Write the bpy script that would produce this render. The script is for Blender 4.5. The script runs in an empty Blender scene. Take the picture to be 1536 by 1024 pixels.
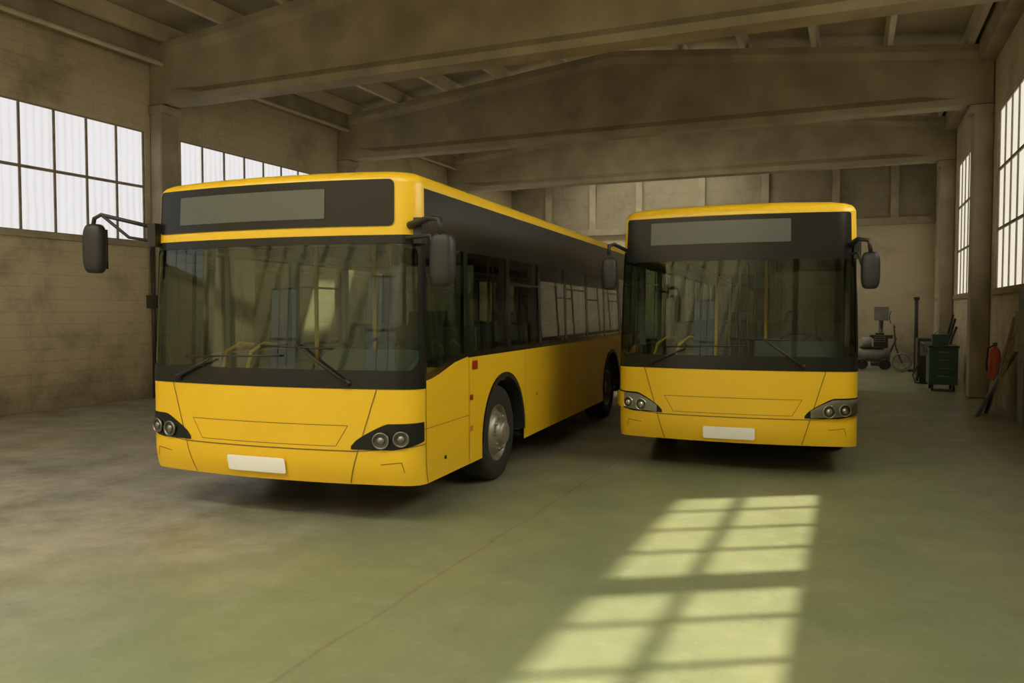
import bpy, math, random
from mathutils import Vector, Matrix
random.seed(4)
scene=bpy.context.scene
scene.view_settings.view_transform='Standard'
scene.view_settings.look='None'
scene.view_settings.exposure=0.0
C=bpy.data.collections.new('hall'); scene.collection.children.link(C)

# ------------------------------------------------------------ materials
def newmat(n):
    m=bpy.data.materials.new(n); m.use_nodes=True
    nt=m.node_tree; b=nt.nodes['Principled BSDF']; return m,nt,b
def col(c): return (c[0],c[1],c[2],1)
def simple(n,c,rough=.5,metal=0,coat=0,var=.0,scale=6,spec=.5,bump=0):
    m,nt,b=newmat(n)
    b.inputs['Base Color'].default_value=col(c); b.inputs['Roughness'].default_value=rough
    b.inputs['Metallic'].default_value=metal; b.inputs['Coat Weight'].default_value=coat
    b.inputs['Coat Roughness'].default_value=.12
    b.inputs['Specular IOR Level'].default_value=spec
    if var>0 or bump>0:
        tc=nt.nodes.new('ShaderNodeTexCoord'); no=nt.nodes.new('ShaderNodeTexNoise')
        no.inputs['Scale'].default_value=scale; no.inputs['Detail'].default_value=6
        nt.links.new(tc.outputs['Object'],no.inputs['Vector'])
        if var>0:
            r=nt.nodes.new('ShaderNodeValToRGB')
            r.color_ramp.elements[0].position=.3; r.color_ramp.elements[1].position=.7
            r.color_ramp.elements[0].color=col([x*(1-var) for x in c])
            r.color_ramp.elements[1].color=col([min(1,x*(1+var)) for x in c])
            nt.links.new(no.outputs['Fac'],r.inputs[0]); nt.links.new(r.outputs[0],b.inputs['Base Color'])
        if bump>0:
            bp=nt.nodes.new('ShaderNodeBump'); bp.inputs['Strength'].default_value=bump; bp.inputs['Distance'].default_value=.02
            nt.links.new(no.outputs['Fac'],bp.inputs['Height']); nt.links.new(bp.outputs[0],b.inputs['Normal'])
    return m
def glassmat(n,tint,refl=.10,rough=.02,gcol=(1,1,1)):
    m=bpy.data.materials.new(n); m.use_nodes=True; nt=m.node_tree; nt.nodes.clear()
    o=nt.nodes.new('ShaderNodeOutputMaterial'); t=nt.nodes.new('ShaderNodeBsdfTransparent'); g=nt.nodes.new('ShaderNodeBsdfGlossy')
    t.inputs[0].default_value=col(tint); g.inputs['Roughness'].default_value=rough; g.inputs['Color'].default_value=col(gcol)
    lw=nt.nodes.new('ShaderNodeFresnel'); lw.inputs['IOR'].default_value=1.5
    mp=nt.nodes.new('ShaderNodeMath'); mp.operation='ADD'; mp.inputs[1].default_value=refl-.04; mp.use_clamp=True
    mx=nt.nodes.new('ShaderNodeMixShader')
    nt.links.new(lw.outputs[0],mp.inputs[0]); nt.links.new(mp.outputs[0],mx.inputs[0])
    nt.links.new(t.outputs[0],mx.inputs[1]); nt.links.new(g.outputs[0],mx.inputs[2]); nt.links.new(mx.outputs[0],o.inputs[0])
    return m
M={}
M['yellow']=simple('bus_yellow_paint',(.85,.53,.014),.42,coat=.22,var=.03,scale=2)
M['black']=simple('gloss_black',(.012,.013,.012),.22,spec=.35)
M['blackm']=simple('matte_black_plastic',(.018,.018,.017),.5,var=.2)
M['seam']=simple('panel_seam',(.20,.13,.015),.7)
M['glass']=glassmat('windscreen_glass',(.58,.65,.55),.055,gcol=(.9,1,.88))
M['sglass']=glassmat('side_window_glass',(.40,.45,.38),.07)
M['lens']=glassmat('headlight_lens',(.9,.92,.9),.04)
M['sign']=simple('sign_display',(.085,.095,.08),.35,coat=.2)
M['plate']=simple('plate_white',(.95,.95,.94),.5)
M['chrome']=simple('chrome',(.75,.75,.72),.18,metal=1)
M['reflector']=simple('lamp_reflector',(.25,.25,.23),.3,metal=.8)
M['lampdark']=simple('lamp_dark',(.10,.10,.09),.3,metal=.5)
M['lampgrey']=simple('lamp_housing_grey',(.28,.28,.25),.4,metal=.3)
M['rubber']=simple('tyre_rubber',(.022,.021,.019),.75,var=.25,scale=20)
M['rim']=simple('rim_silver',(.33,.31,.26),.42,metal=.6,var=.2,scale=15)
M['red']=simple('red_lens',(.35,.02,.01),.3)
M['amber']=simple('amber_lens',(.6,.2,.02),.3)
M['inner']=simple('interior_grey',(.17,.18,.15),.6)
M['innerl']=simple('interior_ceiling',(.28,.30,.25),.6)
M['dash']=simple('dashboard',(.05,.058,.052),.5)
M['dashb']=simple('dash_bluegrey',(.13,.18,.18),.5)  # bluish reflection on the driver's side, put into the dash colour
M['seat']=simple('seat_fabric',(.09,.125,.125),.85,var=.3,scale=30)
M['pole']=simple('yellow_pole',(.75,.48,.03),.35)
M['under']=simple('underbody',(.01,.01,.009),.8)

def axisvec(nt,tc,a,b_):
    s=nt.nodes.new('ShaderNodeSeparateXYZ'); c=nt.nodes.new('ShaderNodeCombineXYZ')
    nt.links.new(tc.outputs['Object'],s.inputs[0]); nt.links.new(s.outputs[a],c.inputs[0]); nt.links.new(s.outputs[b_],c.inputs[1]); return c,s
def wallmat(n,a,base,brick=True,rw=.26,bw=.6,mort=.84,dirt=.40):
    m,nt,b=newmat(n); tc=nt.nodes.new('ShaderNodeTexCoord'); v,sp=axisvec(nt,tc,a,'Z')
    br=nt.nodes.new('ShaderNodeTexBrick'); br.inputs['Scale'].default_value=1
    br.inputs['Brick Width'].default_value=bw; br.inputs['Row Height'].default_value=rw; br.inputs['Mortar Size'].default_value=.012
    br.inputs['Mortar Smooth'].default_value=.6
    br.inputs['Color1'].default_value=col(base); br.inputs['Color2'].default_value=col([x*.96 for x in base]); br.inputs['Mortar'].default_value=col([x*mort for x in base])
    nt.links.new(v.outputs[0],br.inputs['Vector'])
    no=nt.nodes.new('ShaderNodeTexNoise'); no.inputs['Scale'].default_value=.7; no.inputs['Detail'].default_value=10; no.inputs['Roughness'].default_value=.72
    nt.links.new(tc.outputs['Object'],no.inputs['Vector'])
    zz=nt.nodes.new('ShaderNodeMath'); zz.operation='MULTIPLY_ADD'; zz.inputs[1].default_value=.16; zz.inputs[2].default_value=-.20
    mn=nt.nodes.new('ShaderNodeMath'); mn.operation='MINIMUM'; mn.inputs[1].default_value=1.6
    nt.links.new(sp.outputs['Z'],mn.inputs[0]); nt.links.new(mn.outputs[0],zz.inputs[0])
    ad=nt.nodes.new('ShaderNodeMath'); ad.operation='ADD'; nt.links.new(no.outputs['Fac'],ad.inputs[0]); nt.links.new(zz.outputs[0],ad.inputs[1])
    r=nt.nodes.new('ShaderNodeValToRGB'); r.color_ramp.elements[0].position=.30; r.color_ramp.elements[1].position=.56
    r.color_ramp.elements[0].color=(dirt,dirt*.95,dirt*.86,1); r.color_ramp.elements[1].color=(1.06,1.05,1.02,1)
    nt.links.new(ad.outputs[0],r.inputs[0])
    mx=nt.nodes.new('ShaderNodeMix'); mx.data_type='RGBA'; mx.blend_type='MULTIPLY'; mx.inputs[0].default_value=.85
    nt.links.new(br.outputs['Color'],mx.inputs[6]); nt.links.new(r.outputs[0],mx.inputs[7]); nt.links.new(mx.outputs[2],b.inputs['Base Color'])
    bp=nt.nodes.new('ShaderNodeBump'); bp.inputs['Strength'].default_value=.15; bp.inputs['Distance'].default_value=.01; bp.invert=True
    nt.links.new(br.outputs['Fac'],bp.inputs['Height']); nt.links.new(bp.outputs[0],b.inputs['Normal'])
    b.inputs['Roughness'].default_value=.85
    return m
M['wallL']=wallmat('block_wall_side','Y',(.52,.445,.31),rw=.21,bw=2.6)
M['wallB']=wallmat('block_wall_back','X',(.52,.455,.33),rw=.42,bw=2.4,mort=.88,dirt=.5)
M['wallD']=wallmat('panel_wall_back_upper','X',(.28,.24,.165),rw=.5,bw=2.4)
M['conc']=simple('girder_concrete',(.33,.28,.18),.85,var=.24,scale=1.3,bump=.3)
M['concd']=simple('column_concrete',(.34,.29,.20),.85,var=.22,scale=1.6,bump=.3)
M['ceil']=simple('ceiling_concrete',(.36,.305,.20),.9,var=.25,scale=.8)
M['purl']=simple('purlin_concrete',(.54,.48,.34),.9,var=.2,scale=1)
M['frame']=simple('window_steel',(.28,.23,.165),.6,var=.2)
M['grey']=simple('grey_metal',(.22,.21,.18),.5,metal=.2,var=.2)
M['pale']=simple('pale_grey_enamel',(.34,.34,.30),.5,var=.15)
M['dark']=simple('dark_metal',(.05,.046,.04),.55,metal=.2,var=.3)
M['green']=simple('green_enamel',(.035,.10,.08),.45,var=.2)
M['orange']=simple('extinguisher_red',(.50,.085,.03),.4)
M['wood']=simple('old_wood',(.24,.16,.085),.75,var=.3,scale=10)

def panemat(n,c,strength):
    m=bpy.data.materials.new(n); m.use_nodes=True; nt=m.node_tree; nt.nodes.clear()
    o=nt.nodes.new('ShaderNodeOutputMaterial'); e=nt.nodes.new('ShaderNodeEmission')
    tc=nt.nodes.new('ShaderNodeTexCoord'); w=nt.nodes.new('ShaderNodeTexWave'); w.wave_type='BANDS'; w.bands_direction='Y'
    w.inputs['Scale'].default_value=2.2; w.inputs['Distortion'].default_value=1.2
    no=nt.nodes.new('ShaderNodeTexNoise'); no.inputs['Scale'].default_value=1.3
    nt.links.new(tc.outputs['Object'],w.inputs['Vector']); nt.links.new(tc.outputs['Object'],no.inputs['Vector'])
    ad=nt.nodes.new('ShaderNodeMath'); ad.operation='ADD'; nt.links.new(w.outputs['Fac'],ad.inputs[0]); nt.links.new(no.outputs['Fac'],ad.inputs[1])
    r=nt.nodes.new('ShaderNodeValToRGB'); r.color_ramp.elements[0].position=.3; r.color_ramp.elements[1].position=1.0
    r.color_ramp.elements[0].color=col([x*.88 for x in c]); r.color_ramp.elements[1].color=col(c)
    nt.links.new(ad.outputs[0],r.inputs[0]); nt.links.new(r.outputs[0],e.inputs[0]); e.inputs[1].default_value=strength
    nt.links.new(e.outputs[0],o.inputs[0]); return m
M['paneL']=panemat('frosted_pane_cool',(.84,.82,.81),1.0)
M['paneR']=panemat('frosted_pane_warm',(.90,.83,.66),1.0)

def floormat():
    m,nt,b=newmat('floor_paint'); L=nt.links; N=nt.nodes.new
    tc=N('ShaderNodeTexCoord'); sp=N('ShaderNodeSeparateXYZ'); L.new(tc.outputs['Object'],sp.inputs[0])
    def noise(s,d=6,r=.6):
        n=N('ShaderNodeTexNoise'); n.inputs['Scale'].default_value=s; n.inputs['Detail'].default_value=d; n.inputs['Roughness'].default_value=r
        L.new(tc.outputs['Object'],n.inputs['Vector']); return n
    def math_(op,a,b_,clamp=False):
        n=N('ShaderNodeMath'); n.operation=op; n.use_clamp=clamp
        for i,v in enumerate((a,b_)):
            if isinstance(v,(int,float)): n.inputs[i].default_value=v
            else: L.new(v,n.inputs[i])
        return n.outputs[0]
    def ramp(f,p0,p1,c0,c1):
        r=N('ShaderNodeValToRGB'); r.color_ramp.elements[0].position=p0; r.color_ramp.elements[1].position=p1
        r.color_ramp.elements[0].color=col(c0); r.color_ramp.elements[1].color=col(c1); L.new(f,r.inputs[0]); return r.outputs[0]
    def mix(f,a,b_,bt='MIX'):
        x=N('ShaderNodeMix'); x.data_type='RGBA'; x.blend_type=bt
        if isinstance(f,(int,float)): x.inputs[0].default_value=f
        else: L.new(f,x.inputs[0])
        L.new(a,x.inputs[6]); L.new(b_,x.inputs[7]); return x.outputs[2]
    def rgb(c):
        n=N('ShaderNodeRGB'); n.outputs[0].default_value=col(c); return n.outputs[0]
    green=ramp(noise(.9,8,.65).outputs[0],.3,.7,(.175,.205,.108),(.235,.258,.142))
    worn=ramp(noise(1.6,12,.74).outputs[0],.38,.64,(.18,.165,.12),(.40,.37,.295))
    d=math_('ADD',math_('MULTIPLY',sp.outputs['X'],-.5),math_('MULTIPLY',sp.outputs['Y'],.12))
    d=math_('ADD',d,math_('MULTIPLY',noise(.8,6,.6).outputs[0],1.6))
    wl=math_('MULTIPLY',math_('SUBTRACT',d,2.8),.9,True)
    dr=math_('MULTIPLY',math_('ADD',math_('SUBTRACT',sp.outputs['X'],1.1),math_('MULTIPLY',noise(1.1).outputs[0],.8)),1.2,True)
    w=math_('MAXIMUM',wl,math_('MULTIPLY',dr,.5))
    c=mix(w,green,worn)
    c=mix(ramp(noise(5,12,.75).outputs[0],.53,.68,(0,0,0),(.4,.4,.4)),c,rgb((.34,.33,.21)))
    c=mix(ramp(noise(.45,5,.55).outputs[0],.48,.72,(0,0,0),(.4,.4,.4)),c,rgb((.28,.255,.115)))
    c=mix(ramp(noise(2.7,10,.8).outputs[0],.56,.70,(0,0,0),(.5,.5,.5)),c,rgb((.11,.10,.06)))
    j=math_('ABSOLUTE',math_('ADD',math_('ADD',sp.outputs['X'],2.43),math_('MULTIPLY',math_('SUBTRACT',noise(1.5).outputs[0],.5),.10)),0)
    jm=math_('SUBTRACT',1.0,math_('MULTIPLY',j,50.0),True)
    jm=math_('MULTIPLY',jm,noise(3,4,.7).outputs[0])
    c=mix(jm,c,rgb((.15,.075,.045)))
    L.new(c,b.inputs['Base Color'])
    rr=ramp(noise(1.7).outputs[0],.3,.7,(.32,.32,.32),(.50,.50,.50)); L.new(rr,b.inputs['Roughness'])
    bp=N('ShaderNodeBump'); bp.inputs['Strength'].default_value=.12; bp.inputs['Distance'].default_value=.01
    L.new(noise(9,8).outputs[0],bp.inputs['Height']); L.new(bp.outputs[0],b.inputs['Normal'])
    return m
M['floor']=floormat()
M['ground']=simple('yard_asphalt',(.18,.17,.15),.9,var=.2)

# ------------------------------------------------------------ mesh builder
class MB:
    def __init__(s): s.v=[];s.f=[];s.m=[];s.sm=[];s.mats=[]
    def mi(s,k):
        if k not in s.mats: s.mats.append(k)
        return s.mats.index(k)
    def grid(s,pts,mat,smooth=True):
        o=len(s.v); nr=len(pts); nc=len(pts[0]); k=s.mi(mat)
        for r in pts: s.v.extend([tuple(p) for p in r])
        for i in range(nr-1):
            for j in range(nc-1):
                a=o+i*nc+j; s.f.append((a,a+1,a+nc+1,a+nc)); s.m.append(k); s.sm.append(smooth)
    def box(s,x0,x1,y0,y1,z0,z1,mat):
        o=len(s.v);k=s.mi(mat)
        s.v+=[(x0,y0,z0),(x1,y0,z0),(x1,y1,z0),(x0,y1,z0),(x0,y0,z1),(x1,y0,z1),(x1,y1,z1),(x0,y1,z1)]
        for f in ((0,3,2,1),(4,5,6,7),(0,1,5,4),(1,2,6,5),(2,3,7,6),(3,0,4,7)):
            s.f.append(tuple(o+i for i in f)); s.m.append(k); s.sm.append(False)
    def hexa(s,pts,mat):
        o=len(s.v);k=s.mi(mat); s.v+=[tuple(p) for p in pts]
        for f in ((0,3,2,1),(4,5,6,7),(0,1,5,4),(1,2,6,5),(2,3,7,6),(3,0,4,7)):
            s.f.append(tuple(o+i for i in f)); s.m.append(k); s.sm.append(False)
    def loft(s,rings,mat,smooth=False,cap=True):
        o=len(s.v);k=s.mi(mat);n=len(rings[0])
        for r in rings: s.v+=[tuple(p) for p in r]
        for i in range(len(rings)-1):
            for j in range(n):
                a=o+i*n+j;b=o+i*n+(j+1)%n
                s.f.append((a,b,b+n,a+n)); s.m.append(k); s.sm.append(smooth)
        if cap:
            s.f.append(tuple(o+j for j in reversed(range(n)))); s.m.append(k); s.sm.append(False)
            q=o+(len(rings)-1)*n
            s.f.append(tuple(q+j for j in range(n))); s.m.append(k); s.sm.append(False)
    def tube(s,pts,r,mat,n=10):
        pts=[Vector(p) for p in pts]; rings=[]; up=None
        for i,p in enumerate(pts):
            a=pts[max(0,i-1)];b=pts[min(len(pts)-1,i+1)]; t=(b-a).normalized()
            if up is None:
                up=Vector((0,0,1)) if abs(t.z)<.9 else Vector((1,0,0))
            x=t.cross(up).normalized(); y=x.cross(t).normalized(); up=y
            rr=r[i] if isinstance(r,(list,tuple)) else r
            rings.append([p+x*rr*math.cos(2*math.pi*k/n)+y*rr*math.sin(2*math.pi*k/n) for k in range(n)])
        s.loft(rings,mat,True)
    def lathe(s,prof,c,axis,mat,n=40,sgn=1):
        rows=[]
        for r,h in prof:
            row=[]
            for k in range(n+1):
                a=2*math.pi*k/n
                if axis=='x': p=(c[0]+h*sgn,c[1]+r*math.cos(a),c[2]+r*math.sin(a))
                elif axis=='y': p=(c[0]+r*math.cos(a),c[1]+h*sgn,c[2]+r*math.sin(a))
                else: p=(c[0]+r*math.cos(a),c[1]+r*math.sin(a),c[2]+h*sgn)
                row.append(p)
            rows.append(row)
        s.grid(rows,mat)
    def obj(s,name,parent=None,bevel=0,seg=2,recalc=False):
        me=bpy.data.meshes.new(name); me.from_pydata(s.v,[],s.f)
        for k in s.mats: me.materials.append(M[k])
        me.polygons.foreach_set('material_index',s.m); me.polygons.foreach_set('use_smooth',s.sm); me.update()
        ob=bpy.data.objects.new(name,me); C.objects.link(ob)
        if parent: ob.parent=parent
        if bevel:
            b=ob.modifiers.new('bevel','BEVEL'); b.width=bevel; b.segments=seg; b.limit_method='ANGLE'; b.angle_limit=.6
        return ob

# ------------------------------------------------------------ bus
W=1.26; LEN=10.3; R0=.14; B=.12
def mk_outline():
    pts=[]; x1=W-R0; k=B/x1**2
    for i in range(25):
        x=x1*i/24; pts.append((x,k*x*x))
    y1=pts[-1][1]; sl=2*k*x1
    p0=Vector((x1,y1)); p1=p0+Vector((1,sl))*R0*.55; p3=Vector((W,y1+R0*1.15)); p2=p3-Vector((0,1))*R0*.6
    for i in range(1,11):
        t=i/10; p=(1-t)**3*p0+3*(1-t)**2*t*p1+3*(1-t)*t*t*p2+t**3*p3; pts.append((p.x,p.y))
    ic=len(pts)-1
    yb=LEN-.12
    n=40
    for i in range(1,n+1): pts.append((W,pts[ic][1]+(yb-pts[ic][1])*i/n))
    ir=len(pts)-1
    for i in range(1,7):
        a=i/6*math.pi/2; pts.append((W-.12+.12*math.cos(a),yb+.12*math.sin(a)))
    for i in range(1,5): pts.append(((W-.12)*(1-i/4),LEN))
    cum=[0]
    for i in range(1,len(pts)): cum.append(cum[-1]+math.dist(pts[i],pts[i-1]))
    return pts,cum,ic,ir
OP,OC,IC,IR=mk_outline()
UC=OC[IC]; YC=OP[IC][1]; UR=OC[IR]; UE=OC[-1]
import bisect
def ol(a):
    a=min(max(a,0),UE); i=min(max(bisect.bisect_right(OC,a)-1,0),len(OC)-2)
    t=(a-OC[i])/(OC[i+1]-OC[i]); p,q=OP[i],OP[i+1]; return p[0]+(q[0]-p[0])*t,p[1]+(q[1]-p[1])*t
def base(u,z):
    s=-1 if u<0 else 1; x,y=ol(abs(u))
    x*=1-.030*max(0,z-1.2)/1.5
    ln=.055*max(0,z-1.1)
    if z<.55: ln+=.05*((.55-z)/.22)**2
    y+=ln*max(0,1-y/.9)
    return Vector((s*x,y,z))
def P(u,z,off=0.):
    p=base(u,z)
    if off:
        e=.004; tu=base(u+e,z)-base(u-e,z); tz=base(u,z+e)-base(u,z-e)
        p=p+tu.cross(tz).normalized()*off
    return p
def uy(y): return UC+(y-YC)
def pf(mb,f,nc,nr,mat,off=0.):
    rows=[]
    for j in range(nr+1):
        rows.append([P(*f(i/nc,j/nr),off) for i in range(nc+1)])
    mb.grid(rows,mat)
def rect(mb,u0,u1,z0,z1,mat,off=0.,nc=None,nr=None):
    nc=nc or 6
    nr=nr or max(1,int((z1-z0)/.08))
    pf(mb,lambda a,b:(u0+(u1-u0)*a,z0+(z1-z0)*b),nc,nr,mat,off)
def rrect(mb,u0,u1,z0,z1,rad,mat,off,nc=30):
    zs=[z0+rad*(1-math.cos(math.pi/2*i/8)) for i in range(9)]
    zs+= [z1-rad*(1-math.cos(math.pi/2*i/8)) for i in range(8,-1,-1)]
    rows=[]
    for z in zs:
        d=0
        if z<z0+rad: d=rad-math.sqrt(max(0,rad**2-(z0+rad-z)**2))
        elif z>z1-rad: d=rad-math.sqrt(max(0,rad**2-(z-z1+rad)**2))
        rows.append([P(u0+d+(u1-u0-2*d)*i/nc,z,off) for i in range(nc+1)])
    mb.grid(rows,mat)
def strip(mb,pts,w,mat,off=.003):
    for (u0,z0),(u1,z1) in zip(pts,pts[1:]):
        n=max(1,int(math.hypot(u1-u0,z1-z0)/.05)); d=Vector((u1-u0,z1-z0)).normalized(); nx,nz=-d.y*w/2,d.x*w/2
        a=[P(u0+(u1-u0)*i/n-nx,z0+(z1-z0)*i/n-nz,off) for i in range(n+1)]
        b=[P(u0+(u1-u0)*i/n+nx,z0+(z1-z0)*i/n+nz,off) for i in range(n+1)]
        mb.grid([a,b],mat)

ZB=.33; BELT=1.30; ZS=1.09; ZW=2.29; ZH=2.34; ZR=2.70
AXF=2.10; AXR=7.1; AR=.61; AZ=.48
PIL=[1.14,2.25,3.3,4.4,5.5,6.6,7.7,8.8,9.9]; P0=PIL[0]
def belt(y):
    if y>=P0: return BELT
    t=max(0,(y-.2)/(P0-.2)); return 1.15+.15*(t*t*(3-2*t))

def make_bus(name,loc,rot,sx,strip_yellow=True,long_arm=True,lampbright=False):
    E=bpy.data.objects.new(name,None); C.objects.link(E); E.location=(loc[0],loc[1],0); E.rotation_euler=(0,0,rot); E.scale=(sx,1,1)
    s=MB()
    rect(s,-UC,UC,ZB,ZS,'yellow',nc=60,nr=12)
    rect(s,-UC,UC,ZW,ZH,'yellow' if strip_yellow else 'black',nc=60,nr=1)
    rect(s,-UC,UC,ZH,ZR,'yellow',nc=60,nr=5)
    for sg in (1,-1):
        segs=[]; y=YC
        for ax in (AXF,AXR):
            segs.append((y,ax-AR,None)); segs.append((ax-AR,ax+AR,ax)); y=ax+AR
        segs.append((y,LEN-.12,None))
        for a,b,ax in segs:
            if sg<0 and a==YC:
                a2=a+.08; b2=P0+.03
                pf(s,lambda p,q:(sg*uy(a+(a2-a)*p),ZB+(belt(a)-ZB)*q),2,8,'yellow')
                pf(s,lambda p,q:(sg*uy(b2+(b-b2)*p),ZB+(BELT-ZB)*q),2,8,'yellow')
                pf(s,lambda p,q:(sg*uy(a2+(b2-a2)*p),ZB+(.42-ZB)*q),6,2,'yellow'); continue
            def f(p,q,a=a,b=b,ax=ax):
                if ax is None: yy=a+(b-a)*p; zb=ZB
                else:
                    th=math.pi*(1-p); yy=ax+AR*math.cos(th); zb=AZ+AR*math.sin(th)
                zt=belt(yy); return (sg*uy(yy),zb+(zt-zb)*q)
            pf(s,f,24,8,'yellow')
        rect(s,sg*UR,sg*UE,ZB,1.5,'yellow',nc=12,nr=6); rect(s,sg*UR,sg*(UR+.15),1.5,ZR,'yellow',nc=6,nr=6)
        rect(s,sg*(UR+.15),sg*UE,1.5,2.35,'black',nc=8,nr=4); rect(s,sg*(UR+.15),sg*UE,2.35,ZR,'yellow',nc=8,nr=2)
        rect(s,sg*(UR+.12),sg*(UR+.26),.7,1.3,'red',.01,nc=3,nr=3)
    us=[-UE]+[-c for c in reversed(OC[1:-1])]+[0]+OC[1:-1]+[UE]
    ring=[]
    for ins,z in ((0,ZR),(.004,2.715),(.015,2.740),(.04,2.765),(.09,2.785),(.2,2.805),(.5,2.835),(.9,2.85),(1.24,2.855)):
        row=[]
        for u in us:
            p=base(u,ZR); wf=max(0,1-p.y/1.2); wr=max(0,1-(LEN-p.y)/1.2)
            row.append((p.x*(1-ins/W),p.y+ins*wf*.6-ins*wr*.6,z))
        ring.append(row)
    s.grid(ring,'yellow')
    s.obj('body_shell',E)
    t=MB()
    for sg in (1,-1):
        u=lambda y:sg*uy(y)
        rect(t,u(YC),u(LEN-.12),2.22,ZR-.035,'black',nc=50,nr=3)
        rect(t,u(YC),u(LEN-.12),ZR-.035,ZR,'yellow',nc=50,nr=1)
        pf(t,lambda p,q:(u(YC+(.30-YC)*p),belt(.25)+(2.22-belt(.25))*q),4,8,'black')
        for y in PIL: 
            rect(t,u(y-.045),u(y+.045),BELT,2.22,'black',.004,nc=2,nr=3)
        rect(t,u(9.9),u(LEN-.12),BELT,2.22,'black',nc=2,nr=2)
        rect(t,u(P0),u(LEN-.12),BELT-.015,BELT+.035,'black',.004,nc=30,nr=1)
        if sg>0: strip(t,[(u(y),belt(y)+.02) for y in (.26,.4,.55,.7,.85,P0)],.05,'black',.004)
        for i in range(1,len(PIL)-1):
            if i%2==1: strip(t,[(u(PIL[i]+.05),1.97),(u(PIL[i+1]-.05),1.97)],.025,'black',.004)
        for ax in (AXF,AXR):
            n=28; a=[];b=[];c=[];
            for i in range(n+1):
                th=math.pi*(1.0+.02-(1.04)*i/n)
                a.append(P(sg*uy(ax+AR*math.cos(th)),max(ZB,AZ+AR*math.sin(th)),.012))
                b.append(P(sg*uy(ax+(AR-.05)*math.cos(th)),max(ZB,AZ+(AR-.05)*math.sin(th)),.014))
                q=P(sg*uy(ax+(AR-.05)*math.cos(th)),max(ZB,AZ+(AR-.05)*math.sin(th)),-.5); c.append(q)
            t.grid([a,b],'blackm'); t.grid([b,c],'under')
        if sg<0:
            for y in (.29,.68,1.10): rect(t,u(y),u(y+.06),.42,2.22,'black',.006,nc=1,nr=4)
            rect(t,u(.29),u(1.16),.40,.48,'black',.006,nc=4,nr=1)
    GI=UC-.085; z0,z1=1.235,2.225; rad=.10
    rect(t,-UC,UC,ZS,z0,'black',.004,nc=60,nr=2)
    rect(t,-UC,UC,z1,ZW,'black',.004,nc=60,nr=1)
    zs=[z0+rad*(1-math.cos(math.pi/2*i/8)) for i in range(9)]+[z1-rad*(1-math.cos(math.pi/2*i/8)) for i in range(8,-1,-1)]
    for sg in (1,-1):
        rows=[]
        for z in zs:
            d=0
            if z<z0+rad: d=rad-math.sqrt(max(0,rad**2-(z0+rad-z)**2))
            elif z>z1-rad: d=rad-math.sqrt(max(0,rad**2-(z-z1+rad)**2))
            a,b=sg*(GI-d),sg*UC
            if sg<0:a,b=b,a
            rows.append([P(a+(b-a)*i/8,z,.004) for i in range(9)])
        t.grid(rows,'black')
    if strip_yellow: rrect(t,-UC+.17,UC-.27,2.36,2.725,.045,'black',.008,nc=50)
    else: rrect(t,-UC+.14,UC-.14,2.275,2.69,.03,'black',.008,nc=50)
    t.obj('black_trim',E)
    sgn=MB(); zz=2.425 if strip_yellow else 2.40
    rrect(sgn,-.92 ,.52 if strip_yellow else .60,zz,zz+.235,.01,'sign',.014,nc=30); sgn.obj('destination_sign',E)
    g=MB(); pf(g,lambda p,q:(-UC+2*UC*p,ZS+(ZW-ZS)*q),60,12,'glass',-.003); g.obj('windscreen',E)
    g=MB()
    for sg in (1,-1):
        u=lambda y:sg*uy(y)
        pf(g,lambda p,q:(u(.30+(P0-.3)*p),belt(.30+(P0-.3)*p)+(2.22-belt(.30+(P0-.3)*p))*q),8,6,'sglass')
        rect(g,u(P0),u(9.9),BELT,2.22,'sglass',nc=20,nr=2)
        if sg<0: rect(g,u(.3),u(P0+.02),.42,BELT-.1,'sglass',nc=4,nr=2)
    g.obj('side_windows',E)
    q=MB()
    for sg in (1,-1):
        strip(q,[(sg*.95,ZS),(sg*.72,ZB+.01)],.009,'seam')
        strip(q,[(sg*UC,ZS+.04),(sg*UC,ZB)],.009,'seam')
        strip(q,[(sg*.80,.60),(sg*UC,.655)],.007,'seam')
    strip(q,[(-.80,.60),(.80,.60)],.010,'seam')
    strip(q,[(-.72,.80),(.72,.80),(.62,.635),(-.62,.635),(-.72,.80)],.005,'seam',.0025)
    u=lambda y:uy(y)
    strip(q,[(u(.2),.77),(u(P0+.03),.77)],.005,'seam')
    for y in (P0+.03,2.75,3.7,4.6,5.6): strip(q,[(u(y),BELT),(u(y),ZB)],.006,'seam')
    q.obj('panel_seams',E)
    p=MB(); pc=-.08 if strip_yellow else -.02; pz=.395 if strip_yellow else .375
    rrect(p,pc-.27,pc+.27,pz,pz+.125,.02,'plate',.016,nc=10); p.obj('licence_plate',E)
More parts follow.
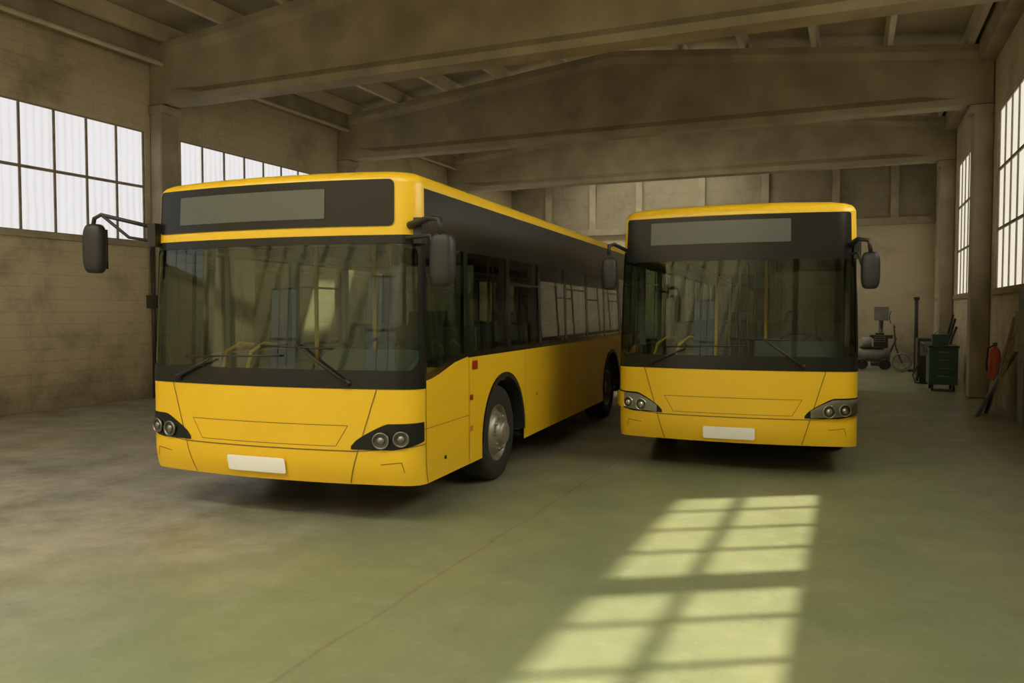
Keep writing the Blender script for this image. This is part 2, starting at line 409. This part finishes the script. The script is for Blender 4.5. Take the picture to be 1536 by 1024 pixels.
    for k,sg in enumerate((1,-1)):
        h=MB()
        def f(p,qv):
            zt=.64+.17*min(1,p*2.1)**.7+.02*p; zbm=.615+ .06*max(0,p-.55)**1.3*3
            return (sg*(.745+(UC-.03-.745)*p),zbm+(zt-zbm)*qv)
        pf(h,f,16,6,'black' ,.006)
        if lampbright: pf(h,lambda p,qv:f(.10+.86*p,.08+.84*qv),14,6,'lampgrey',.010)
        for i,(uu,rr) in enumerate(((1.16,.062),(1.005,.066))):
            zc=.705 if i==0 else .69
            c=P(sg*(uu-.02),zc,.012); n=(P(sg*(uu-.02),zc,.03)-P(sg*(uu-.02),zc,0)).normalized()
            qn=n.to_track_quat('Z','Y')
            for mat,prof in (('chrome' if lampbright else 'reflector',((rr,.0),(rr,.016),(rr*.86,.018),(rr*.84,.004))),('lampdark',((rr*.84,.004),(rr*.5,.001))),('chrome' if lampbright else 'reflector',((rr*.5,.0),(rr*.48,.012),(rr*.34,.02),(0,.024)))):
                rows=[]
                for r,hh in prof: rows.append([c+qn@Vector((r*math.cos(2*math.pi*j/24),r*math.sin(2*math.pi*j/24),hh)) for j in range(25)])
                h.grid(rows,mat)
        if lampbright: pf(h,lambda p,qv:f(.10+.88*p,.04+.92*qv),12,4,'lens',.038)
        h.obj('headlight_%d'%(k+1),E)
    fp=MB()
    for sg in (1,-1): strip(fp,[(sg*.98,.50),(sg*1.14,.52),(sg*1.16,.44)],.006,'seam',.003)
    fp.obj('bumper_details',E)
    m=MB(); u=lambda y:uy(y)
    rect(m,u(1.24),u(1.36),1.17,1.25,'red',.008,nc=1,nr=1)
    for z in (.90,.62): rect(m,u(P0+.05),u(P0+.11),z,z+.05,'amber' if z<.8 else 'red',.008,nc=1,nr=1)
    rect(m,u(.62),u(.66),.47,.50,'black',.008,nc=1,nr=1)
    for y in (3.1,5.0): rect(m,u(y),u(y+.08),.75,.79,'amber',.008,nc=1,nr=1)
    m.obj('side_markers',E)
    for i,(ax,sg) in enumerate(((AXF,1),(AXF,-1),(AXR,1),(AXR,-1))):
        w=MB(); c=(sg*(W-.07),ax,.48)
        w.lathe(((.285,.0),(.31,.012),(.36,.02),(.42,.018),(.46,-.0),(.475,-.03),(.48,-.06),(.48,-.25),(.45,-.28),(.285,-.28)),c,'x','rubber',48,sg)
        front=ax==AXF
        if front: prof=((.285,-.0),(.265,.004),(.255,-.03),(.235,-.05),(.205,-.01),(.19,.018),(.15,.025),(.125,.028),(.12,.07),(.10,.085),(0,.088))
        else: prof=((.285,-.0),(.265,.004),(.25,-.10),(.2,-.15),(.15,-.14),(.12,-.08),(.10,-.03),(0,-.02))
        w.lathe(prof,c,'x','rim',40,sg)
        w.lathe(((.285,-.27),(0,-.27)),c,'x','under',40,sg)
        for j in range(10):
            a=2*math.pi*j/10; rr=.165 if front else .17; hx=.02 if front else -.14
            cc=(c[0]+sg*hx,c[1]+rr*math.cos(a),c[2]+rr*math.sin(a))
            w.lathe(((.014,0),(.014,.025),(0,.028)),cc,'x','rim',8,sg)
        for gz in (-.10,-.155,-.21):
            w.lathe(((.4805,gz+.006),(.4805,gz-.006)),c,'x','under',48,sg)
        w.obj('wheel_%d'%(i+1),E)
    ax_=MB()
    for ax in (AXF,AXR): ax_.tube([(-1,ax,.48),(1,ax,.48)],.09,'under')
    for a,b in ((.32,AXF-AR),(AXF+AR,AXR-AR),(AXR+AR,LEN-.2)): ax_.box(-W+.05,W-.05,a,b,.36,.40,'under')
    ax_.box(-.78,.78,.3,LEN-.2,.30,.42,'under')
    for ax in (AXF,AXR): ax_.box(-.80,.80,ax-AR,ax+AR,.56,.62,'under')
    ax_.obj('underbody',E)
    n=MB()
    n.box(-W+.06,W-.06,AXF+AR,LEN-.25,.42,.46,'inner')
    n.box(-W+.06,W-.06,.3,AXF-AR,.42,.46,'inner')
    for sg in (1,-1):
        x=sg*(W-.05)
        for (a,b,zl) in ((1.15,AXF-AR,.42),(AXF-AR,AXF+AR,1.0),(AXF+AR,AXR-AR,.42),(AXR-AR,AXR+AR,1.0),(AXR+AR,LEN-.2,.42)):
            n.box(min(x,x-sg*.02),max(x,x-sg*.02),a,b,zl,BELT-.02,'inner')
        for ax in (AXF,AXR):
            x2=sg*(W-.05); n.box(min(x2,x2-sg*.45),max(x2,x2-sg*.45),ax-AR,ax+AR,1.10,1.14,'inner')
            n.box(min(sg*.74,sg*.76),max(sg*.74,sg*.76),ax-AR,ax+AR,.42,1.12,'inner')
            for yy in (ax-AR-.01,ax+AR-.01): n.box(min(sg*.75,x2),max(sg*.75,x2),yy,yy+.02,.42,1.12,'inner')
        for y in PIL: n.box(min(x,x-sg*.05),max(x,x-sg*.05),y-.04,y+.04,BELT,2.25,'inner')
        n.box(min(x,x-sg*.35),max(x,x-sg*.35),.6,LEN-.2,2.24,2.30,'innerl')
    n.box(-W+.08,W-.08,.32,LEN-.2,2.50,2.52,'innerl')
    n.box(-W+.08,W-.08,LEN-.22,LEN-.2,.45,1.5,'inner'); n.box(-W+.08,W-.08,LEN-.22,LEN-.2,2.2,2.5,'inner')
    for a,b in ((-W+.08,-.95),(.95,W-.08)): n.box(a,b,LEN-.22,LEN-.2,1.5,2.2,'inner')
    n.box(-W+.15,W-.15,.35,.42,2.24,2.5,'blackm')
    n.obj('interior_shell',E)
    d=MB()
    d.loft([[(x,.34,.75),(x,.30,1.13),(x,.42,1.17),(x,.62,1.15),(x,.70,1.05),(x,.70,.75)] for x in (-1.08,.2)],'dash')
    d.loft([[(x,.34,.75),(x,.30,1.15),(x,.45,1.26),(x,.62,1.38),(x,.72,1.26),(x,.72,.75)] for x in (.2,1.08)],'dashb')
    d.obj('dashboard',E,.02)
    d=MB()
    cc=Vector((.68,.88,1.34)); qn=Vector((0,.5,.85)).to_track_quat('Z','Y')
    d.tube([cc+qn@Vector((.23*math.cos(2*math.pi*j/28),.23*math.sin(2*math.pi*j/28),0)) for j in range(29)],.016,'blackm',8)
    for a in (0,2.1,4.2): d.tube([cc,cc+qn@Vector((.23*math.cos(a),.23*math.sin(a),0))],.014,'blackm',6)
    d.tube([cc,(.68,.66,1.05)],.03,'blackm'); d.obj('steering_wheel',E)
    st=MB()
    def seat(x,y,z,face=1,mat='seat'):
        w_=.21
        st.box(x-w_,x+w_,y-.2,y+.22,z+.38,z+.46,mat)
        pts=[(x-w_,y+.18,z+.44),(x+w_,y+.18,z+.44),(x+w_,y+.25,z+.44),(x-w_,y+.25,z+.44),(x-w_*.8,y+.28,z+1.08),(x+w_*.8,y+.28,z+1.08),(x+w_*.8,y+.33,z+1.08),(x-w_*.8,y+.33,z+1.08)]
        st.hexa(pts,mat); st.box(x-.04,x+.04,y-.05,y+.05,z,z+.38,'inner')
    seat(.68,1.25,.62)
    for y in (3.0,3.8,4.6,5.4,6.1,8.0,8.9):
        for x in (-.95,-.5,.5,.95): seat(x,y,.46 if y<6.8 else .62)
    st.obj('seats',E,.03)
    po=MB()
    for x,y in ((-.3,1.25),(.28,1.3),(-.28,2.7),(.28,2.7),(-.28,4.3),(.28,4.3),(-.28,6),(.28,6),(-.28,7.8),(.28,7.8)):
        po.tube([(x,y,.46),(x,y,2.5)],.020,'pole',8)
    for x in (-.4,.4): po.tube([(x,1.6,2.15),(x,9.5,2.15)],.016,'pole',8)
    for x0 in (-.98,-.72):
        po.tube([(x0,.78,.8),(x0,.76,1.15),(x0+.05,.76,1.32),(x0+.16,.80,1.40),(x0+.24,.9,1.38)],.017,'pole',8)
    po.obj('grab_rails',E)
    pt=MB()
    pt.box(.28,1.15,1.60,1.63,.46,1.55,'inner'); pt.box(.25,.28,.85,1.63,.46,1.25,'inner'); pt.box(.30,1.13,1.61,1.62,1.55,2.45,'sglass')
    pt.obj('driver_partition',E)
    wp=MB()
    def wp_arm(a,b,c,d_):
        A,Bp,Cc,D=[P(x,z,o) for x,z,o in (a+(.03,),b+(.05,),c+(.022,),d_+(.022,))]
        wp.tube([A,Bp],[.014,.008],'blackm',8); wp.tube([Cc,D],.009,'blackm',6); wp.lathe(((.03,0),(.03,.03),(0,.035)),P(a[0],a[1],0),'y','blackm',12,-1)
    wp_arm((.72,1.135),(.30,1.43),(-.02,1.42),(.60,1.40)) 
    wp_arm((-.88,1.135),(-.50,1.30),(-.78,1.315),(.16,1.34))
    wp.obj('wipers',E)
    def head(mb,c,w_,h_,d_,yaw=0):
        rows=[]; n1=14; n2=24; c=Vector(c); Rz=Matrix.Rotation(yaw,3,'Z')
        for i in range(n1+1):
            a=-math.pi/2+math.pi*i/n1; ca,sa=abs(math.cos(a))**.45,math.copysign(abs(math.sin(a))**.6,math.sin(a)); row=[]
            for j in range(n2+1):
                b=2*math.pi*j/n2; x=math.copysign(abs(math.cos(b))**.55,math.cos(b)); y=math.copysign(abs(math.sin(b))**.75,math.sin(b))
                row.append(c+Rz@Vector((x*ca*w_/2,y*ca*d_/2,sa*h_/2)))
            rows.append(row)
        mb.grid(rows,'blackm')
        q_=[[c+Rz@Vector((sx_*w_*.38,d_/2*1.01,sz*h_*.40)) for sx_ in (1,-1)] for sz in (-1,1)]
        mb.grid(q_,'chrome')
    mr=MB()
    if strip_yellow: mx_,my_,mw,mh,mz=W+.24,.06,.19,.40,2.08
    else: mx_,my_,mw,mh,mz=W+.085,-.02,.18,.36,2.09
    mr.tube([(W-.09,.20,2.36),(mx_-.12,my_+.04,2.40),(mx_-.02,my_-.02,2.38),(mx_,my_-.03,2.26)],[.03,.022,.022,.02],'blackm')
    mr.tube([(W-.10,.16,2.26),(mx_-.12,my_+.06,2.27),(mx_-.07,my_,2.12)],.014,'blackm')
    mr.box(W-.06,W+.01,.20,.30,2.22,2.42,'blackm')
    head(mr,(mx_,my_,mz),mw,mh,.13,-.1)
    mr.obj('mirror_1',E)
    mr=MB()
    if long_arm:
        xe=-W-.40
        mr.tube([(-W+.08,.2,2.42),(-W-.10,.10,2.47),(xe+.08,-.02,2.53),(xe+.02,-.03,2.50),(xe,-.03,2.42)],.018,'blackm')
        mr.tube([(-W+.08,.2,2.30),(-W-.14,.10,2.34),(xe+.10,-.02,2.52)],.014,'blackm')
        mr.box(-W+.02,-W+.10,.14,.26,2.26,2.46,'blackm')
        head(mr,(xe,-.01,2.24),.19,.43,.14,.15)
    else:
        xe=-W-.07
        mr.tube([(-W+.08,.2,2.36),(-W-.03,.05,2.42),(xe,-.03,2.40),(xe,-.03,2.30)],.02,'blackm')
        head(mr,(xe,-.01,2.10),.17,.35,.13,.1)
    mr.obj('mirror_2',E)
    return E
make_bus('city_bus',(-4.375,5.14),math.radians(3.7),1.04,True,True,False)
make_bus('city_bus',(-1.152,8.46),math.radians(2.6),.965,False,False,True)

# ------------------------------------------------------------ hall
XL,XR,YF,YB=-12.6,2.42,-6.0,29.5
CX=(XL+XR)/2; HW=(XR-XL)/2
def T(x): return 6.77+.80*(1-abs(x-CX)/HW)
f=MB(); f.box(XL-.3,XR+.3,YF-.3,YB+.3,-.2,0,'floor'); f.obj('floor')
f=MB(); f.box(-60,60,-60,80,-.32,-.21,'ground'); f.obj('ground_outside')
def wall_cells(mb,y0,y1,z0,z1,holes,fn):
    ys=sorted({y0,y1,*[h[0] for h in holes],*[h[1] for h in holes]}); zs=sorted({z0,z1,*[h[2] for h in holes],*[h[3] for h in holes]})
    for a,b in zip(ys,ys[1:]):
        for c,d in zip(zs,zs[1:]):
            my,mz=(a+b)/2,(c+d)/2
            if any(h[0]<my<h[1] and h[2]<mz<h[3] for h in holes): continue
            fn(mb,a,b,c,d)
PW=.63
BY=[-1.6,3.9,11.85,18.0,24.2]
Lh=[(y,y+8*PW,3.02,5.15) for y in (6.48,12.4,18.6)]
Lh.append((24.7,24.7+6*PW,3.02,5.15)); Lh.append((-1.2,-1.2+7*PW,3.02,5.15))
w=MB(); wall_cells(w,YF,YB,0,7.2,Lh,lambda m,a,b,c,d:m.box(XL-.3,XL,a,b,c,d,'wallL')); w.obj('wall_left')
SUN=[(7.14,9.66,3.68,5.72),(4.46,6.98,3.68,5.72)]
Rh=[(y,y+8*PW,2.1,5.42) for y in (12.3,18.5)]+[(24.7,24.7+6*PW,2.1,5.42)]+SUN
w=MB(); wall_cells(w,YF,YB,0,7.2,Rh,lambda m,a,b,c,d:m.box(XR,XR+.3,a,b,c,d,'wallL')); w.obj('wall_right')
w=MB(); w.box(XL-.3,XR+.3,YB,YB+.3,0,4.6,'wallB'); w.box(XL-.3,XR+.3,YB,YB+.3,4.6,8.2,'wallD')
w.obj('wall_back')
w=MB()
for x in (-11.0,-9.2,-7.4,-5.1,-2.9,-.6,1.2): w.box(x-.12,x+.12,YB-.12,YB,4.75,6.8,'concd')
w.box(XL,XR,YB-.16,YB,4.55,4.78,'concd'); w.obj('trim_back')
wi=1
def window(side,h,rows,pane,clear=False):
    global wi
    m=MB(); y0,y1,z0,z1=h; n=round((y1-y0)/PW); x=(XL-.05 if side=='L' else XR+.05); t=.03
    for i in range(n+1):
        y=y0+i*PW; tt=.020 if 0<i<n else .04; m.box(x-t,x+t,max(y0,y-tt),min(y1,y+tt),z0,z1,'frame')
    for j in range(rows+1):
        z=z0+(z1-z0)*j/rows; m.box(x-t*1.1,x+t*1.1,y0,y1,max(z0,z-.025),min(z1,z+.025),'frame')
    if not clear: m.box(x-.006,x+.006,y0+.01,y1-.01,z0+.01,z1-.01,pane)
    xs=(XL,XL+.06) if side=='L' else (XR-.06,XR)
    m.box(xs[0],xs[1],y0-.04,y1+.04,z0-.10,z0-.01,'concd')
    m.obj('window_%d'%wi); wi+=1
for h in Lh: window('L',h,2,'paneL')
for h in Rh[:3]: window('R',h,3,'paneR')
for h in SUN: window('R',h,2,'paneR',True)
for k,by in enumerate(BY):
    for side in (0,1):
        m=MB(); x0,x1=(XL,XL+.30) if side==0 else (XR-.34,XR)
        m.box(x0,x1,by-.22,by+.22,0,5.66,'concd')
        xa,xb=(XL,XL+.36) if side==0 else (XR-.42,XR)
        m.box(xa,xb,by-.25,by+.25,5.50,5.66,'concd')
        m.obj('concrete_column',None,.03)
    g=MB(); rings=[]
    for x in [XL+.02+(XR-XL-.04)*i/24 for i in range(25)]:
        zt=T(x); zb=5.67
        end=min(x-XL,XR-x)<.9
        ww=.2 if end else .09
        rings.append([(x,by-.21,zb),(x,by+.21,zb),(x,by+.21,zb+.13),(x,by+ww,zb+.26),(x,by+ww,zt-.26),(x,by+.24,zt-.14),(x,by+.24,zt),(x,by-.24,zt),(x,by-.24,zt-.14),(x,by-ww,zt-.26),(x,by-ww,zb+.26),(x,by-.21,zb+.13)])
    g.loft(rings,'conc'); g.obj('roof_girder')
p=MB(); 
for i in range(-5,6):
    x=CX+i*1.42; z=T(x)
    p.loft([[(x-.05,y,z),(x+.05,y,z),(x+.10,y,z+.30),(x-.10,y,z+.30)] for y in (YF,YB)],'purl')
p.obj('roof_purlins')
FILL_OPENINGS=[(-11.4,1.2,-5.6,1.0),(-9.0,-2.5,19.0,20.2),(-10.0,-3.5,26.2,28.0)]  # unseen roof openings added to let fill light into the hall
c=MB()
xs=sorted({XL-.3,CX,XR+.3,*[s_[0] for s_ in FILL_OPENINGS],*[s_[1] for s_ in FILL_OPENINGS]}); ysl=sorted({YF-.3,YB+.3,*[s_[2] for s_ in FILL_OPENINGS],*[s_[3] for s_ in FILL_OPENINGS]})
for a,b in zip(xs,xs[1:]):
    za,zb=T(a)+.30,T(b)+.30
    for y0,y1 in zip(ysl,ysl[1:]):
        if any(s_[0]<(a+b)/2<s_[1] and s_[2]<(y0+y1)/2<s_[3] for s_ in FILL_OPENINGS): continue
        c.hexa([(a,y0,za),(b,y0,zb),(b,y1,zb),(a,y1,za),(a,y0,za+.15),(b,y0,zb+.15),(b,y1,zb+.15),(a,y1,za+.15)],'ceil')
c.obj('ceiling')
e=MB(); e.box(XL,XL+.28,YF,YB,6.45,7.05,'concd'); e.tube([(XL+.33,YF,6.42),(XL+.33,YB,6.42)],.045,'purl'); e.obj('trim_left')
e=MB(); e.box(XR-.28,XR,YF,YB,6.45,7.05,'concd'); e.obj('trim_right')
REFL_WINDOWS=[(-11.2,-9.3,1.0,3.4),(-5.2,-3.4,1.2,3.6)]  # unseen glowing windows added behind the camera for windscreen reflections
e=MB(); wall_cells(e,XL-.3,XR+.3,0,8.1,REFL_WINDOWS,lambda m,a,b,c,d:m.box(a,b,YF-.3,YF,c,d,'wallB')); e.obj('wall_front')
for x0,x1,z0,z1 in REFL_WINDOWS:
    m=MB(); n=3
    for i in range(n+1):
        x=x0+(x1-x0)*i/n; m.box(max(x0,x-.03),min(x1,x+.03),YF-.08,YF-.02,z0,z1,'frame')
    for j in range(3):
        z=z0+(z1-z0)*j/2; m.box(x0,x1,YF-.085,YF-.015,max(z0,z-.03),min(z1,z+.03),'frame')
    m.box(x0+.01,x1-.01,YF-.056,YF-.044,z0+.01,z1-.01,'paneR'); m.obj('window_%d'%wi); wi+=1
d=MB(); d.tube([(XL+.10,11.57,0),(XL+.10,11.57,3.0)],.035,'dark'); d.box(XL,XL+.16,11.49,11.62,1.75,2.0,'dark'); d.obj('wall_conduit')
d=MB()
for y in (14.0,14.2): d.tube([(XR-.08,y,0),(XR-.08,y,2.05)],.035,'grey')
d.box(XR-.14,XR,13.8,14.3,1.2,1.7,'grey'); d.obj('wall_fuse_box',None,.01)

# ---- clutter
def compressor(x,y):
    m=MB()
    m.tube([(x-.45,y,.42),(x-.40,y,.42),(x+.40,y,.42),(x+.45,y,.42)],[.10,.2,.2,.10],'grey',20)
    for dx in (-.3,.3): m.lathe(((.13,0),(.16,.01),(.16,.05),(.13,.06),(0,.06)),(x+dx,y-.26,.16),'y','dark',24,1)
    for dx in (-.3,.3): m.box(x+dx-.03,x+dx+.03,y-.24,y-.02,.14,.3,'dark'); m.box(x+dx-.03,x+dx+.03,y+.05,y+.12,0,.3,'dark')
    m.box(x-.35,x+.3,y-.15,y+.15,.62,.66,'dark'); m.tube([(x-.3,y,.8),(x-.05,y,.8)],.13,'pale',16)
    m.box(x+.05,x+.28,y-.1,y+.1,.66,1.05,'dark')
    for z in (.8,.86,.92,.98): m.box(x+.02,x+.31,y-.13,y+.13,z,z+.02,'grey')
    m.tube([(x+.45,y-.15,.5),(x+.6,y-.15,.9),(x+.6,y+.15,.9),(x+.45,y+.15,.5)],.016,'dark')
    m.obj('air_compressor')
compressor(.55,25.6)
m=MB()
x,y=.80,27.4
m.box(x-.28,x+.28,y-.35,y+.35,0,.10,'dark'); m.box(x-.2,x+.2,y-.05,y+.3,.1,.85,'dark'); m.tube([(x,y+.15,.85),(x,y+.15,1.8)],.07,'grey'); m.box(x-.32,x+.32,y-.36,y+.15,.85,.95,'dark')
m.box(x-.20,x+.20,y-.30,y+.3,1.4,1.82,'grey'); m.tube([(x,y-.18,1.45),(x,y-.18,1.12)],[.05,.02],'dark')
for a in (0,2.1,4.2): m.tube([(x+.22,y-.1,1.5),(x+.26,y-.1+.22*math.cos(a),1.5+.22*math.sin(a))],.012,'dark')
m.obj('pillar_drill',None,.015)
m=MB()
cx,cy=1.25,24.6
m.tube([(cx+.24*math.cos(a*math.pi/12),cy,.27+.24*math.sin(a*math.pi/12)) for a in range(25)],.025,'grey',8)
for a in range(6): m.tube([(cx,cy,.27),(cx+.24*math.cos(a*math.pi/3),cy,.27+.24*math.sin(a*math.pi/3))],.008,'grey',6)
m.tube([(cx,cy-.03,.27),(cx,cy+.5,.27)],.02,'dark'); m.tube([(cx+.24*math.cos(a*math.pi/12),cy+.5,.27+.24*math.sin(a*math.pi/12)) for a in range(25)],.025,'grey',8)
for s_ in (.06,.44): m.tube([(cx,cy+s_,.27),(cx-.15,cy+s_,.7),(cx-.2,cy+s_,1.3)],.016,'dark')
for zz in (.6,.95,1.25): m.tube([(cx-.13-.04*(zz>.7),cy+.06,zz),(cx-.13-.04*(zz>.7),cy+.44,zz)],.014,'dark')
m.obj('hand_truck')
m=MB(); m.tube([(1.62,25,0),(1.62,25,2.0)],.05,'dark'); m.box(1.42,1.82,24.8,25.2,0,.06,'dark'); m.box(1.55,1.69,24.93,25.07,2.0,2.08,'dark'); m.obj('steel_post')
m=MB()
x,y=1.76,19.4
m.box(x-.27,x+.27,y-.38,y+.38,.14,.92,'green'); m.box(x-.29,x+.29,y-.4,y+.4,.92,.96,'dark')
for z in (.2,.37,.54,.71): m.box(x-.25,x+.25,y-.395,y-.38,z,z+.15,'green'); m.box(x-.12,x+.12,y-.41,y-.395,z+.11,z+.13,'grey')
for dx in (-.2,.2):
    for dy in (-.3,.3): m.lathe(((.0,0),(.07,0),(.07,.04),(0,.04)),(x+dx-.02,y+dy,.07),'x','rubber',16); 
m.tube([(x-.3,y-.35,.8),(x-.36,y-.35,1.0),(x-.36,y+.35,1.0),(x-.3,y+.35,.8)],.015,'grey')
m.box(x-.2,x+.1,y-.2,y+.1,.96,1.2,'green'); m.tube([(x-.15,y-.05,1.2),(x-.05,y-.05,1.3),(x+.05,y-.05,1.2)],.012,'grey')
m.obj('tool_trolley',None,.008)
m=MB()
x,y=1.65,21.4
m.box(x-.25,x+.25,y-.35,y+.35,.12,1.05,'dark'); m.box(x-.2,x+.2,y-.362,y-.35,.65,.98,'grey'); m.lathe(((.05,0),(.05,.03),(0,.035)),(x,y-.36,.4),'y','orange',16,-1)
for dx in (-.22,.22): m.lathe(((0,0),(.12,0),(.12,.05),(0,.05)),(x+dx-.02,y+.2,.12),'x','rubber',20)
m.box(x-.2,x+.2,y-.3,y-.25,0,.12,'dark')
m.tube([(x-.2,y-.36,.5),(x-.35,y-.5,.2),(x-.3,y-.6,.03),(x-.1,y-.65,.02),(x+.1,y-.55,.02)],.018,'rubber',8)
m.obj('welding_machine',None,.01)
m=MB()
x,y=XR-.16,16.0
m.lathe(((0,0),(.085,0),(.095,.02),(.095,.46),(.075,.53),(.03,.57),(.03,.6),(0,.6)),(x,y,.50),'z','orange',24)
m.box(x-.03,x+.03,y-.07,y+.04,1.09,1.15,'dark'); m.tube([(x,y-.05,1.12),(x-.11,y-.07,1.05),(x-.13,y-.05,.80),(x-.12,y-.03,.65)],.014,'rubber',8); m.box(x+.05,XR,y-.05,y+.05,.75,.85,'dark')
m.obj('fire_extinguisher')
m=MB()
for i,(yy,bx,h,mt) in enumerate(((14.5,.45,1.5,'wood'),(14.65,.6,1.05,'dark'),(14.85,.38,1.6,'wood'),(15.05,.52,1.0,'grey'),(15.25,.4,1.25,'dark'))):
    m.hexa([(XR-bx,yy,0),(XR-bx+.05,yy,0),(XR-bx+.05,yy+.12,0),(XR-bx,yy+.12,0),(XR-.06,yy+.05,h),(XR-.02,yy+.05,h),(XR-.02,yy+.17,h),(XR-.06,yy+.17,h)],mt)
m.obj('leaning_planks')
m=MB()
for i,(yy,bx,h) in enumerate(((22.6,.5,1.3),(22.9,.45,1.5),(23.1,.6,1.15),(23.4,.4,1.6))):
    m.tube([(XR-bx,yy,0.03),(XR-.05,yy+.1,h)],.03,'dark')
m.obj('leaning_pipes')

# ------------------------------------------------------------ light
wd=bpy.data.worlds.new('sky'); scene.world=wd; wd.use_nodes=True
bg=wd.node_tree.nodes['Background']; bg.inputs[0].default_value=(1.0,.96,.79,1); bg.inputs[1].default_value=8.2
sd=bpy.data.lights.new('sun','SUN'); sd.energy=8.5; sd.angle=math.radians(1.2); sd.color=(1,.90,.71)
so=bpy.data.objects.new('sun',sd); C.objects.link(so)
so.rotation_euler=Vector((-.72,-.435,-1)).to_track_quat('-Z','Y').to_euler()

# ------------------------------------------------------------ camera
cd=bpy.data.cameras.new('camera'); co=bpy.data.objects.new('camera',cd); C.objects.link(co)
cd.sensor_width=36; cd.lens=1200/1536*36
co.location=(0,0,1.70); co.rotation_euler=(math.radians(90-2.2),0,math.radians(23.1))
scene.camera=co
